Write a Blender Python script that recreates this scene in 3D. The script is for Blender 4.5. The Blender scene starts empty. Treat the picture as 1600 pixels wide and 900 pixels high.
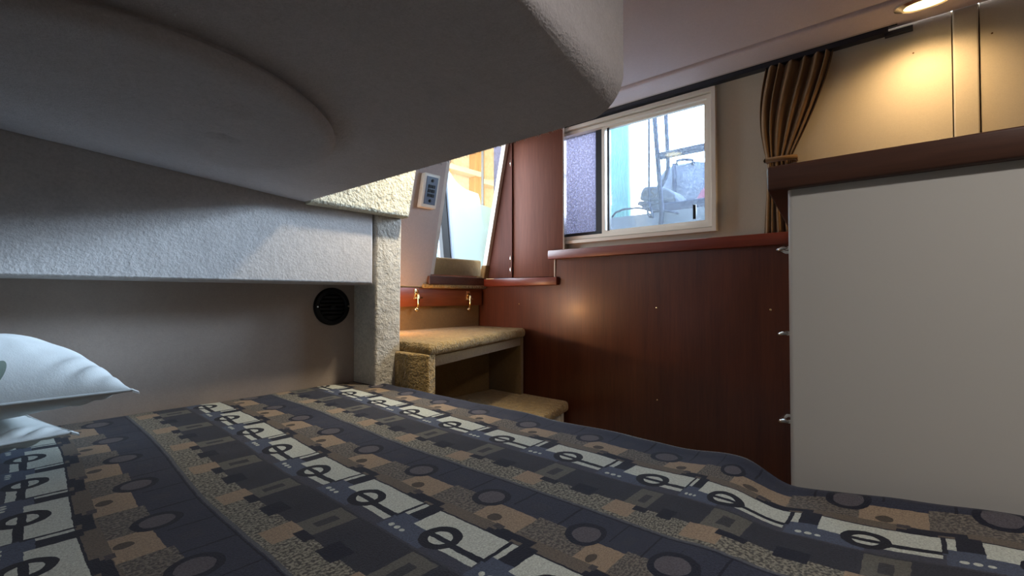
import bpy, bmesh, math, random
from mathutils import Vector, Matrix, noise
random.seed(7)
S = 0.33            # metres per layout unit (eye height above the mattress = 1 unit)
Z0 = 1.7            # the cabin sole lies 1.7 units under the mattress top
scene = bpy.context.scene
def W(x, y, z): return Vector((x * S, y * S, (z + Z0) * S))

# ------------------------------------------------------------------ camera
FPX, HZ, YAW = 726.0, 463.0, math.radians(40.9)
PITCH = math.atan((HZ - 450) / FPX)
fw0 = Vector((math.cos(YAW), math.sin(YAW), 0)); rt = Vector((math.sin(YAW), -math.cos(YAW), 0)); zz = Vector((0, 0, 1))
fwd = fw0 * math.cos(PITCH) + zz * math.sin(PITCH); upv = zz * math.cos(PITCH) - fw0 * math.sin(PITCH)
cd = bpy.data.cameras.new('camera'); cam = bpy.data.objects.new('camera', cd); scene.collection.objects.link(cam)
cd.sensor_width = 36; cd.lens = FPX / 1600 * 36; cd.clip_start = 0.01; cd.clip_end = 200
M3 = Matrix((rt, upv, -fwd)).transposed(); cam.matrix_world = Matrix.Translation(W(0, 0, 1)) @ M3.to_4x4()
scene.camera = cam

# ------------------------------------------------------------------ light and exposure
vs = scene.view_settings
vs.view_transform = 'Standard'; vs.look = 'None'; vs.gamma = 1; vs.use_curve_mapping = False; vs.exposure = 0.0
scene.cycles.use_denoising = True
scene.cycles.max_bounces = 10; scene.cycles.diffuse_bounces = 6; scene.cycles.sample_clamp_indirect = 6
SKY = 22.0
wd = bpy.data.worlds.new('overcast_sky'); scene.world = wd; wd.use_nodes = True
bg = wd.node_tree.nodes['Background']; bg.inputs[0].default_value = (0.74, 0.87, 1.0, 1); bg.inputs[1].default_value = SKY
sl_ = bpy.data.lights.new('hazy_sun', 'SUN'); sl_.energy = 10.0; sl_.angle = math.radians(12); sl_.color = (0.80, 0.90, 1.0)
so_ = bpy.data.objects.new('hazy_sun', sl_); scene.collection.objects.link(so_); so_.location = (20, -4, 8); so_.rotation_euler = Vector((-1, 0.30, -0.30)).to_track_quat('-Z', 'Y').to_euler()
def portal(name, centre, direction, sx, sy):
    l = bpy.data.lights.new(name, 'AREA'); l.shape = 'RECTANGLE'; l.size = sx * S; l.size_y = sy * S; l.cycles.is_portal = True
    o = bpy.data.objects.new(name, l); scene.collection.objects.link(o); o.location = W(*centre)
    o.rotation_euler = Vector(direction).to_track_quat('-Z', 'Y').to_euler()
portal('sky_portal_side_window', (6.35, 3.0, 2.75), (-1, 0, 0), 1.85, 2.6)
portal('sky_portal_companionway', (5.35, 6.2, 2.6), (0, -1, 0), 1.4, 2.6)

# ------------------------------------------------------------------ helpers
def lin(c):
    return tuple(((v / 255) / 12.92 if v / 255 <= 0.04045 else ((v / 255 + 0.055) / 1.055) ** 2.4) for v in c) + (1,)
class NT:
    def __init__(self, name):
        self.m = bpy.data.materials.new(name); self.m.use_nodes = True
        self.t = self.m.node_tree; self.b = self.t.nodes['Principled BSDF']; self.out = self.t.nodes['Material Output']
    def n(self, typ, **kw):
        x = self.t.nodes.new(typ)
        for k, v in kw.items(): setattr(x, k, v)
        return x
    def set(self, node, sock, v):
        if isinstance(v, bpy.types.NodeSocket): self.t.links.new(v, node.inputs[sock])
        else: node.inputs[sock].default_value = v
    def math(self, op, a, b=0.0, c=0.0):
        x = self.n('ShaderNodeMath', operation=op)
        self.set(x, 0, a); self.set(x, 1, b); self.set(x, 2, c)
        return x.outputs[0]
    def mix(self, f, a, b):
        x = self.n('ShaderNodeMix', data_type='RGBA'); self.set(x, 0, f); self.set(x, 6, a); self.set(x, 7, b)
        return x.outputs[2]
    def noise(self, vec, scale, detail=4.0, rough=0.6):
        x = self.n('ShaderNodeTexNoise'); self.set(x, 'Vector', vec); self.set(x, 'Scale', scale); self.set(x, 'Detail', detail); self.set(x, 'Roughness', rough)
        return x.outputs[0]
    def ramp(self, f, stops):
        x = self.n('ShaderNodeValToRGB'); self.set(x, 0, f); e = x.color_ramp.elements
        while len(e) < len(stops): e.new(0.5)
        for q, (p, c) in zip(e, stops): q.position = p; q.color = c
        return x.outputs[0]
    def bump(self, h, strength, dist):
        x = self.n('ShaderNodeBump'); self.set(x, 'Height', h); self.set(x, 'Strength', strength); self.set(x, 'Distance', dist)
        self.t.links.new(x.outputs[0], self.b.inputs['Normal'])
    def obj(self): return self.n('ShaderNodeTexCoord').outputs['Object']
    def p(self, **kw):
        for k, v in kw.items(): self.set(self.b, k.replace('_', ' '), v)
        return self.m
def plain(name, rgb, rough=0.5, metal=0.0, spec=0.5, vary=0.08, scale=12):
    t = NT(name); c = lin(rgb); o = t.obj()
    f = t.noise(o, scale)
    d = tuple(v * (1 - vary) for v in c[:3]) + (1,); e = tuple(min(1, v * (1 + vary)) for v in c[:3]) + (1,)
    return t.p(Base_Color=t.mix(f, d, e), Roughness=rough, Metallic=metal, Specular_IOR_Level=spec)
def carpet(name, rgb, rough=0.95, big=9, fine=260, contrast=0.16, bump=0.5, dist=0.004, fuzz=0.25):
    t = NT(name); o = t.obj(); c = lin(rgb)
    f1 = t.noise(o, fine, 2.0, 0.7); f2 = t.noise(o, big, 5.0, 0.62); f3 = t.noise(o, fine * 0.28, 3.0, 0.7)
    f = t.math('ADD', t.math('MULTIPLY', f1, 0.45), t.math('ADD', t.math('MULTIPLY', f2, 0.25), t.math('MULTIPLY', f3, 0.3)))
    d = tuple(v * (1 - 2.2 * contrast) for v in c[:3]) + (1,); e = tuple(min(1, v * (1 + 2.2 * contrast)) for v in c[:3]) + (1,)
    col = t.ramp(f, [(0.3, d), (0.7, e)])
    t.bump(t.math('ADD', t.math('MULTIPLY', f1, 0.5), f3), bump, dist)
    return t.p(Base_Color=col, Roughness=rough, Specular_IOR_Level=0.15, Sheen_Weight=fuzz, Sheen_Roughness=0.6)
def wood(name, dark, mid, axis='z', rough=0.3, spec=0.5, coat=0.15):
    t = NT(name); o = t.obj()
    mp = t.n('ShaderNodeMapping'); t.set(mp, 'Vector', o)
    mp.inputs['Scale'].default_value = {'z': (1, 1, 0.06), 'y': (1, 0.06, 1), 'x': (0.06, 1, 1)}[axis]
    g = t.noise(mp.outputs[0], 110, 6, 0.65); h = t.noise(mp.outputs[0], 18, 3, 0.5)
    f = t.math('ADD', t.math('MULTIPLY', g, 0.5), t.math('MULTIPLY', h, 0.5))
    return t.p(Base_Color=t.ramp(f, [(0.32, lin(dark)), (0.68, lin(mid))]), Roughness=rough, Specular_IOR_Level=spec, Coat_Weight=coat, Coat_Roughness=0.2)
def glow(name, rgb, strength):
    t = NT(name); return t.p(Base_Color=lin(rgb), Emission_Color=lin(rgb), Emission_Strength=strength)
def glass(name, tint, dirt=0.0, dirt_rgb=(225, 235, 245), scale=90, gloss=0.06, lo=0.55, hi=0.62, base=0.0):
    m = bpy.data.materials.new(name); m.use_nodes = True; t = m.node_tree
    for n in list(t.nodes): t.nodes.remove(n)
    out = t.nodes.new('ShaderNodeOutputMaterial'); tr = t.nodes.new('ShaderNodeBsdfTransparent'); tr.inputs[0].default_value = tint + (1,)
    gl = t.nodes.new('ShaderNodeBsdfGlossy'); gl.inputs['Roughness'].default_value = 0.05
    mx = t.nodes.new('ShaderNodeMixShader'); mx.inputs[0].default_value = gloss
    t.links.new(tr.outputs[0], mx.inputs[1]); t.links.new(gl.outputs[0], mx.inputs[2])
    last = mx.outputs[0]
    if dirt > 0:
        tc = t.nodes.new('ShaderNodeTexCoord'); nz = t.nodes.new('ShaderNodeTexNoise'); nz.inputs['Scale'].default_value = scale; nz.inputs['Detail'].default_value = 5; nz.inputs['Roughness'].default_value = 0.75
        t.links.new(tc.outputs['Object'], nz.inputs['Vector'])
        rp = t.nodes.new('ShaderNodeMapRange'); rp.inputs[1].default_value = lo; rp.inputs[2].default_value = hi; rp.inputs[3].default_value = base; rp.inputs[4].default_value = dirt
        t.links.new(nz.outputs[0], rp.inputs[0])
        tl = t.nodes.new('ShaderNodeBsdfTranslucent'); tl.inputs[0].default_value = lin(dirt_rgb)
        m2 = t.nodes.new('ShaderNodeMixShader'); t.links.new(rp.outputs[0], m2.inputs[0]); t.links.new(last, m2.inputs[1]); t.links.new(tl.outputs[0], m2.inputs[2]); last = m2.outputs[0]
    t.links.new(last, out.inputs[0]); return m

ORIG = {}
def link(o, parent=None, origin=None):
    scene.collection.objects.link(o)
    if parent is not None:
        o.parent = parent; ORIG[o.name] = ORIG[parent.name]
    return o
def tag(o, label=None, cat=None, group=None, kind=None):
    if label: o['label'] = label
    if cat: o['category'] = cat
    if group: o['group'] = group
    if kind: o['kind'] = kind
    return o
def thing(name, loc, label, cat, group=None, kind=None):
    o = bpy.data.objects.new(name, None); o.empty_display_size = 0.05; scene.collection.objects.link(o)
    o.location = W(*loc); ORIG[o.name] = o.location.copy()
    return tag(o, label, cat, group, kind)
class MB:
    """collects shapes in layout units, build() links them as ONE mesh object"""
    def __init__(self): self.bm = bmesh.new(); self.uv = None
    def face(self, pts):
        return self.bm.faces.new([self.bm.verts.new(p) for p in pts])
    def box(self, x0, x1, y0, y1, z0, z1):
        v = [self.bm.verts.new((x, y, z)) for x in (x0, x1) for y in (y0, y1) for z in (z0, z1)]
        for f in ((0, 1, 3, 2), (4, 6, 7, 5), (0, 4, 5, 1), (2, 3, 7, 6), (0, 2, 6, 4), (1, 5, 7, 3)): self.bm.faces.new([v[i] for i in f])
        return self
    def hexa(self, a, b):
        """two quads (lists of four points) joined into a closed block"""
        va = [self.bm.verts.new(p) for p in a]; vb = [self.bm.verts.new(p) for p in b]; n = len(a)
        self.bm.faces.new(va[::-1]); self.bm.faces.new(vb)
        for i in range(n): self.bm.faces.new((va[i], va[(i + 1) % n], vb[(i + 1) % n], vb[i]))
        return self
    def prism(self, pts, axis, a, b):
        f = {'x': lambda p, t: (t, p[0], p[1]), 'y': lambda p, t: (p[0], t, p[1]), 'z': lambda p, t: (p[0], p[1], t)}[axis]
        return self.hexa([f(p, a) for p in pts], [f(p, b) for p in pts])
    def tube(self, path, r, n=8, flat=1.0, cap=True):
        P = [Vector(p) for p in path]; rings = []
        R = r if isinstance(r, (list, tuple)) else [r] * len(P)
        ref = None
        for i, p in enumerate(P):
            d = (P[min(i + 1, len(P) - 1)] - P[max(i - 1, 0)]).normalized()
            if ref is None:
                ref = Vector((0, 0, 1)) if abs(d.z) < 0.9 else Vector((0, 1, 0))
            a = (ref - d * ref.dot(d)).normalized(); ref = a; b = d.cross(a)
            rings.append([self.bm.verts.new(p + (a * math.cos(t) + b * math.sin(t) * flat) * R[i]) for t in [k * 2 * math.pi / n for k in range(n)]])
        for q, s in zip(rings, rings[1:]):
            for k in range(n): self.bm.faces.new((q[k], q[(k + 1) % n], s[(k + 1) % n], s[k]))
        if cap: self.bm.faces.new(rings[0][::-1]); self.bm.faces.new(rings[-1])
        return self
    def lathe(self, c, axis, prof, n=32, cap=True):
        """prof: list of (radius, offset along axis)"""
        ax = Vector(axis).normalized(); a = ax.orthogonal().normalized(); b = ax.cross(a); c = Vector(c); rings = []
        for r, o in prof: rings.append([self.bm.verts.new(c + ax * o + (a * math.cos(t) + b * math.sin(t)) * r) for t in [k * 2 * math.pi / n for k in range(n)]])
        for q, s in zip(rings, rings[1:]):
            for k in range(n): self.bm.faces.new((q[k], q[(k + 1) % n], s[(k + 1) % n], s[k]))
        if cap: self.bm.faces.new(rings[0][::-1]); self.bm.faces.new(rings[-1])
        return self
    def grid(self, fn, nu, nv, uvfn=None):
        g = [[self.bm.verts.new(fn(i / nu, j / nv)) for j in range(nv + 1)] for i in range(nu + 1)]
        if uvfn: self.uv = self.bm.loops.layers.uv.new('UVMap')
        for i in range(nu):
            for j in range(nv):
                f = self.bm.faces.new((g[i][j], g[i + 1][j], g[i + 1][j + 1], g[i][j + 1]))
                if uvfn:
                    for l, (a, b) in zip(f.loops, ((i, j), (i + 1, j), (i + 1, j + 1), (i, j + 1))): l[self.uv].uv = uvfn(a / nu, b / nv)
        return g
    def bevel(self, w, seg=3, pick=None):
        self.bm.edges.ensure_lookup_table()
        ed = [e for e in self.bm.edges if (pick is None or pick(e))]
        bmesh.ops.bevel(self.bm, geom=ed, offset=w, segments=seg, profile=0.5, affect='EDGES', clamp_overlap=True)
        return self
    def build(self, name, mat, parent=None, smooth=False, angle=None, origin=None):
        bm = self.bm; bmesh.ops.recalc_face_normals(bm, faces=bm.faces)
        if parent is not None: org = ORIG[parent.name]
        else:
            if origin is None:
                xs = [v.co.x for v in bm.verts]; ys = [v.co.y for v in bm.verts]; zs = [v.co.z for v in bm.verts]
                origin = ((min(xs) + max(xs)) / 2, (min(ys) + max(ys)) / 2, min(zs))
            org = W(*origin)
        for v in bm.verts: v.co = W(*v.co) - org
        me = bpy.data.meshes.new(name); bm.to_mesh(me); bm.free()
        if smooth or angle:
            me.shade_smooth()
            if angle: me.set_sharp_from_angle(angle=math.radians(angle))
        if mat is not None: me.materials.append(mat)
        o = bpy.data.objects.new(name, me); scene.collection.objects.link(o)
        if parent is not None: o.parent = parent
        else: o.location = org
        ORIG[o.name] = org
        return o
def at(u, v, ax, val):
    """the point where the sight line of a photograph pixel meets a plane of the room"""
    d = fwd + rt * ((u - 800) / FPX) + upv * ((450 - v) / FPX); i = 'xyz'.index(ax); c = Vector((0, 0, 1))
    return c + d * ((val - c[i]) / d[i])

# ------------------------------------------------------------------ materials
GREY = carpet('grey_headliner_carpet', (196, 191, 194), contrast=0.07, bump=0.5, dist=0.005)
GREYL = carpet('light_grey_wall_carpet', (186, 181, 178), contrast=0.08, bump=0.35, dist=0.006, fine=120)
VINYL = carpet('beige_wall_vinyl', (170, 156, 146), contrast=0.04, bump=0.15, dist=0.002, fuzz=0.0, rough=0.7)
CEIL = carpet('taupe_ceiling_liner', (196, 182, 182), contrast=0.05, big=5, bump=0.2, dist=0.003)
WALLV = carpet('cream_side_liner', (188, 178, 160), contrast=0.03, big=6, bump=0.15, dist=0.002, fuzz=0.0, rough=0.7)
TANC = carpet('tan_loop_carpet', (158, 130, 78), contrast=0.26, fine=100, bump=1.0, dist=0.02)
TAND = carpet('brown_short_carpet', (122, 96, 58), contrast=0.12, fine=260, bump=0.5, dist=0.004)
CHERRY = wood('cherry_veneer', (70, 33, 19), (100, 51, 30), 'z', 0.34)
CHERRYH = wood('cherry_ledge', (92, 36, 22), (128, 56, 36), 'y', 0.36)
DOORW = wood('brown_door_veneer', (88, 50, 36), (110, 65, 49), 'z', 0.65, spec=0.2, coat=0.0)
BOARDW = wood('orange_wood_board', (120, 56, 26), (160, 84, 42), 'x', 0.4)
COUNTW = wood('dark_counter_wood', (62, 38, 28), (88, 56, 42), 'y', 0.38)
WHITEL = plain('white_laminate', (206, 203, 196), 0.28, spec=0.5, vary=0.02, scale=3)
FRAME = plain('cream_window_aluminium', (214, 204, 190), 0.4, vary=0.03)
WHITEP = plain('white_plastic', (222, 218, 206), 0.4, vary=0.03)
BLACK = plain('black_plastic', (9, 9, 12), 0.5, spec=0.3)
BLACKR = plain('black_rubber', (16, 18, 24), 0.6)
NAVYT = plain('dark_blue_track', (22, 26, 40), 0.4)
CHROME = plain('chrome', (225, 222, 215), 0.15, metal=1.0)
BRASS = plain('polished_brass', (240, 212, 160), 0.2, metal=1.0)
STEEL = plain('grey_blue_steel', (34, 42, 64), 0.9, spec=0.05)
CURT = carpet('tan_curtain_cloth', (118, 88, 54), contrast=0.06, big=20, fine=420, bump=0.2, dist=0.001)
COTTON = None

# ------------------------------------------------------------------ the setting
s = MB().box(-3.2, 6.6, -5.2, 6.6, -1.9, -1.7).build('floor', plain('cabin_sole', (120, 92, 66), 0.5)); tag(s, 'dark cabin sole between the berth and the steps', 'floor', kind='structure')
s = MB().box(-3.2, 5.58, -5.2, 6.2, 3.78, 4.0).build('ceiling', CEIL); tag(s, 'taupe fabric headliner over the cabin', 'ceiling', kind='structure')
m = MB().box(5.6, 6.14, -5.2, 6.2, 3.745, 4.0).bevel(0.03, 3)
s = m.build('trim_1', CEIL, angle=40); tag(s, 'narrow fabric-covered soffit band along the top of the window wall', 'soffit', kind='structure')
# window wall (the hull side), a fixed opening for the window
WX = 6.15
WY0, WY1, WZ0, WZ1 = 1.95, 4.45, 1.90, 3.60      # opening
wl = thing('wall_back', (WX, 1, -1.7), 'cream lined hull side carrying the sliding window', 'wall', kind='structure')
MB().box(WX, WX + 0.15, -0.298, WY0, -1.7, 3.78).build('liner_panel', WALLV, wl)
MB().box(WX, WX + 0.15, WY1, 5.24, -1.7, 3.78).build('liner_panel', WALLV, wl)
MB().box(WX, WX + 0.15, 5.25, 6.2, -1.7, 1.31).build('liner_panel', WALLV, wl)
MB().box(WX, WX + 0.15, WY0, WY1, -1.7, WZ0).build('liner_panel', WALLV, wl)
MB().box(WX, WX + 0.15, WY0, WY1, WZ1, 3.78).build('liner_panel', WALLV, wl)
MB().box(WX - 0.02, WX + 0.15, -0.484, -0.308, -1.7, 3.78).bevel(0.012, 2).build('batten', WALLV, wl)
MB().box(WX, WX + 0.15, -5.2, -0.494, -1.7, 3.78).build('liner_panel', WALLV, wl)
MB().box(WX + 0.05, WX + 0.16, -0.6, -0.2, -1.7, 3.78).build('seam_backing', plain('brown_seam', (104, 80, 48), 0.8), wl)
for (u, v) in ((1427, 83), (1550, 52)):
    p = at(u, v, 'x', WX); MB().lathe(p, (-1, 0, 0), [(0.008, -0.002), (0.008, 0.004), (0.004, 0.007)], 8).build('liner_button', plain('stain_brown', (110, 80, 45), 0.8), wl)
# aft bulkhead beside the berth
s = MB().box(-3.2, 2.96, 5.0, 5.2, -1.7, 3.78).build('wall_left', VINYL); tag(s, 'plain beige bulkhead wall behind the pillows', 'wall', kind='structure')
# opposite side and the forward bulkhead, both behind the camera
s = MB().box(-3.2, -3.0, -5.2, 5.2, -1.7, 3.78).build('wall_front', WALLV); tag(s, 'cream lined opposite hull side', 'wall', kind='structure')
s = MB().box(-3.2, 6.3, -5.2, -5.0, -1.7, 3.78).build('wall_right', WALLV); tag(s, 'cream lined forward bulkhead', 'wall', kind='structure')
s = MB().box(-40, 40, -40, 40, -3.2, -3.1).build('ground', plain('shed_ground', (120, 118, 112), 0.9)); tag(s, 'grey ground outside the boat', 'ground', kind='structure')

# companionway bulkhead: leans into the cabin at the top
def ly(z): return 5.88 - 0.222 * (z - 1.16)      # its inner face
def lean(x0, x1, z0, z1, t=0.1, off=0.0):
    m = MB()
    m.hexa([(x0, ly(z0) + off, z0), (x1, ly(z0) + off, z0), (x1, ly(z1) + off, z1), (x0, ly(z1) + off, z1)],
           [(x0, ly(z0) + off + t, z0), (x1, ly(z0) + off + t, z0), (x1, ly(z1) + off + t, z1), (x0, ly(z1) + off + t, z1)])
    return m
bh = thing('wall_companionway', (4, 5.9, 1.16), 'pale carpeted bulkhead panel beside the companionway, holding the switch plate', 'wall', kind='structure')
lean(2.9, 4.76, 1.16, 3.78, 0.12).bevel(0.012, 2).build('carpet_panel', carpet('mauve_grey_wall_carpet', (182, 168, 160), contrast=0.05, bump=0.4, dist=0.004), bh, angle=40)
lean(4.76, 4.86, 1.36, 3.78, 0.1, 0.05).build('cream_jamb', FRAME, bh)
lean(4.76, 6.14, 3.62, 3.78, 0.12).build('door_head', FRAME, bh)
# right-hand jamb: cream edge and dark wooden reveal
def xr(z): return 6.0
m = MB(); e0, e1 = ly(1.32), ly(3.78)
m.prism([(5.20, 1.32), (e0 - 0.055, 1.32), (e1 - 0.055, 3.78), (5.20, 3.78)] if e1 > 5.26 else [(5.2, 1.32), (e0 - 0.055, 1.32), (5.25, 3.78), (5.2, 3.78)], 'x', 6.0, 6.14)
m.build('jamb_reveal', wood('dark_reveal_wood', (66, 36, 28), (88, 50, 40), 'z', 0.7, spec=0.15, coat=0.0), bh)
lean(5.925, 6.13, 1.36, 3.78, 0.09, -0.06).build('jamb_edge', FRAME, bh)
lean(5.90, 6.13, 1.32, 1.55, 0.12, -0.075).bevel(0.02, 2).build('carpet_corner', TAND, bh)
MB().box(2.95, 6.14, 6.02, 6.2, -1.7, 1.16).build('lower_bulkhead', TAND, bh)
# door sill
sl = thing('door_sill', (5.3, 6.0, 1.16), 'dark wooden companionway sill with a white metal strip and carpeted upstand', 'sill', kind='structure')
MB().box(4.7, 6.0, 5.80, 6.3, 1.19, 1.33).bevel(0.015, 2).build('sill_board', COUNTW, sl)
MB().box(4.72, 5.96, 5.86, 5.90, 1.33, 1.355).build('metal_strip', CHROME, sl)
MB().box(4.80, 6.1, 6.02, 6.6, 1.33, 1.66).bevel(0.04, 3).build('carpet_upstand', TAND, sl, angle=40)
MB().tube([(4.62, 5.86, 1.165), (5.2, 5.84, 1.165), (5.98, 5.82, 1.165)], 0.035, 8).build('carpet_roll', TANC, sl, smooth=True)

# ------------------------------------------------------------------ overhead moulding above the berth
def oz(x): return 2.11 - 0.085 * x
XE = 2.115
m = MB()
fw_pts = [(-2.98, 4.54), (XE, 4.54), (XE, 1.09), (0.9, 0.95), (-2.98, 0.5)]
top, bot = [(x, y, 3.779) for x, y in fw_pts], [(x, y, oz(x)) for x, y in fw_pts]
m.hexa(bot, top)
def near_end(e):
    a, b = e.verts
    return min(a.co.z, b.co.z) < 2.6 and max(a.co.z, b.co.z) < 2.6 and max(a.co.y, b.co.y) < 1.2
m.bevel(0.2, 8, near_end)
m.bevel(0.035, 3, lambda e: e.calc_length() > 0.3 and all(abs(v.co.x - XE) < 1e-3 for v in e.verts))
oh = thing('overhead_moulding', (0.5, 2.8, 2.0), 'large grey carpeted overhead box hanging low above the berth', 'overhead box')
ob = m.build('carpeted_shell', GREY, oh, angle=30)
# round raised cover on its underside
CX, CY, CR = 0.62, 3.06, 0.90
m = MB(); nt = 80; rings = []
prof = [(0.955, 0.0), (0.955, 0.022), (0.985, 0.024), (1.0, 0.040), (0.998, 0.062), (0.985, 0.080), (0.965, 0.090), (0.93, 0.097)] + [(0.93 - 0.93 * k / 16, 0.097 + 0.012 * (k / 16)) for k in range(1, 16)]
for r, dd in prof:
    ring = []
    for k in range(nt):
        a = 2 * math.pi * k / nt; x, y = CX + CR * r * math.cos(a), CY + CR * r * math.sin(a); d = dd
        for (hx, hy, hr, hd) in ((0.86, 2.52, 0.07, 0.035), (0.83, 2.40, 0.06, 0.016), (0.92, 3.02, 0.06, 0.034)):
            q = ((x - hx) ** 2 + (y - hy) ** 2) / hr ** 2; d -= hd * math.exp(-q * 2) * (r < 0.94)
        if dd > 0.03: d += 0.004 * noise.noise(Vector((x * 6, y * 6, 0)))
        ring.append(m.bm.verts.new((x, y, oz(x) - d)))
    rings.append(ring)
for a, b in zip(rings, rings[1:]):
    for k in range(nt): m.bm.faces.new((a[k], a[(k + 1) % nt], b[(k + 1) % nt], b[k]))
m.bm.faces.new(rings[-1])
m.build('round_cover', GREY, oh, smooth=True)
# loose fibres along its cut edge
m = MB()
for i in range(420):
    t = random.random()
    y = 1.4 + t * 3.0; p = Vector((XE + 0.002, y, oz(XE) + 0.012 * random.random()))
    l = random.uniform(0.008, 0.022) * (2.2 if random.random() < 0.05 else 1); d = Vector((random.uniform(0.2, 1), random.uniform(-1, 1), random.uniform(-1.0, 0.1))).normalized()
    s1 = d.cross(Vector((0.3, 0.5, 0.8))).normalized() * 0.0018
    m.face([p - s1, p + s1, p + d * l * 0.6 + s1 * 0.7 + Vector((0, 0, -0.002)), p + d * l])
f = m.build('edge_fuzz', GREYL, oh); f['kind'] = 'stuff'

# ------------------------------------------------------------------ padded locker, beam and partition on the left
m = MB().box(-2.98, 2.90, 4.55, 4.995, 1.13, 2.45)
m.bevel(0.045, 5, lambda e: all(v.co.y < 4.6 for v in e.verts) and (all(v.co.z < 1.2 for v in e.verts) or all(v.co.x > 2.8 for v in e.verts)))
o = m.build('padded_locker', GREYL, angle=35); tag(o, 'grey carpeted locker front running above the black vent', 'locker')
m = MB()
pb = [(2.12, 4.40, 1.91), (3.28, 4.40, 1.91), (3.28, 4.545, 1.91), (2.12, 4.545, 1.91)]
pt = [(2.12, 4.40, 3.78), (3.62, 4.40, 3.78), (3.62, 4.545, 3.78), (2.12, 4.545, 3.78)]
m.hexa(pb, pt); m.bevel(0.05, 5, lambda e: all(v.co.y < 4.5 for v in e.verts) and (all(v.co.z < 2 for v in e.verts) or all(v.co.x > 3 for v in e.verts)))
o = m.build('carpeted_beam', carpet('cream_nubby_carpet', (206, 200, 176), contrast=0.16, fine=95, bump=1.0, dist=0.01), angle=35)
tag(o, 'cream nubby carpeted beam brightly lit under the overhead box', 'beam')
m = MB()
m.hexa([(2.93, 4.57, -1.7), (3.26, 4.57, -1.7), (3.28, 6.0, -1.7), (2.93, 6.0, -1.7)], [(2.925, 4.55, 3.0), (3.29, 4.55, 3.0), (3.30, 5.38, 3.0), (2.925, 5.38, 3.0)])
m.bevel(0.035, 4, lambda e: all(v.co.y < 4.7 for v in e.verts) and abs(e.verts[0].co.z - e.verts[1].co.z) > 1)
o = m.build('partition_post', carpet('pale_stone_carpet', (196, 190, 178), contrast=0.13, fine=85, bump=0.7, dist=0.010), angle=35)
tag(o, 'pale carpeted post between the berth and the steps', 'post')

# vent
vt = thing('air_vent', (2.645, 5.0, 0.885), 'round black air vent on the beige wall', 'vent')
c = (2.645, 5.0, 0.885)
MB().lathe(c, (0, -1, 0), [(0.212, 0), (0.212, 0.02), (0.20, 0.04), (0.165, 0.045), (0.15, 0.03), (0.145, 0.004)], 48, cap=False).build('flange', BLACK, vt, angle=40)
MB().lathe(c, (0, -1, 0), [(0.15, 0.002), (0.15, 0.006)], 32).build('back_plate', BLACKR, vt)
for k in range(6):
    zc = c[2] - 0.11 + 0.044 * k; w = math.sqrt(max(0.001, 0.15 ** 2 - (zc - c[2]) ** 2))
    MB().hexa([(c[0] - w, 4.965, zc - 0.004), (c[0] + w, 4.965, zc - 0.004), (c[0] + w, 4.965, zc + 0.006), (c[0] - w, 4.965, zc + 0.006)],
              [(c[0] - w, 4.992, zc + 0.016), (c[0] + w, 4.992, zc + 0.016), (c[0] + w, 4.992, zc + 0.026), (c[0] - w, 4.992, zc + 0.026)]).build('louvre', BLACK, vt)
MB().lathe(c, (0, -1, 0), [(0.028, 0.01), (0.028, 0.042), (0.02, 0.048)], 16).build('hub', BLACK, vt, angle=40)
for sx in (-1, 1): MB().lathe((c[0] + sx * 0.183, 5.0, c[2]), (0, -1, 0), [(0.011, 0.035), (0.011, 0.048), (0.006, 0.052)], 10).build('screw', CHROME, vt)

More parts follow.
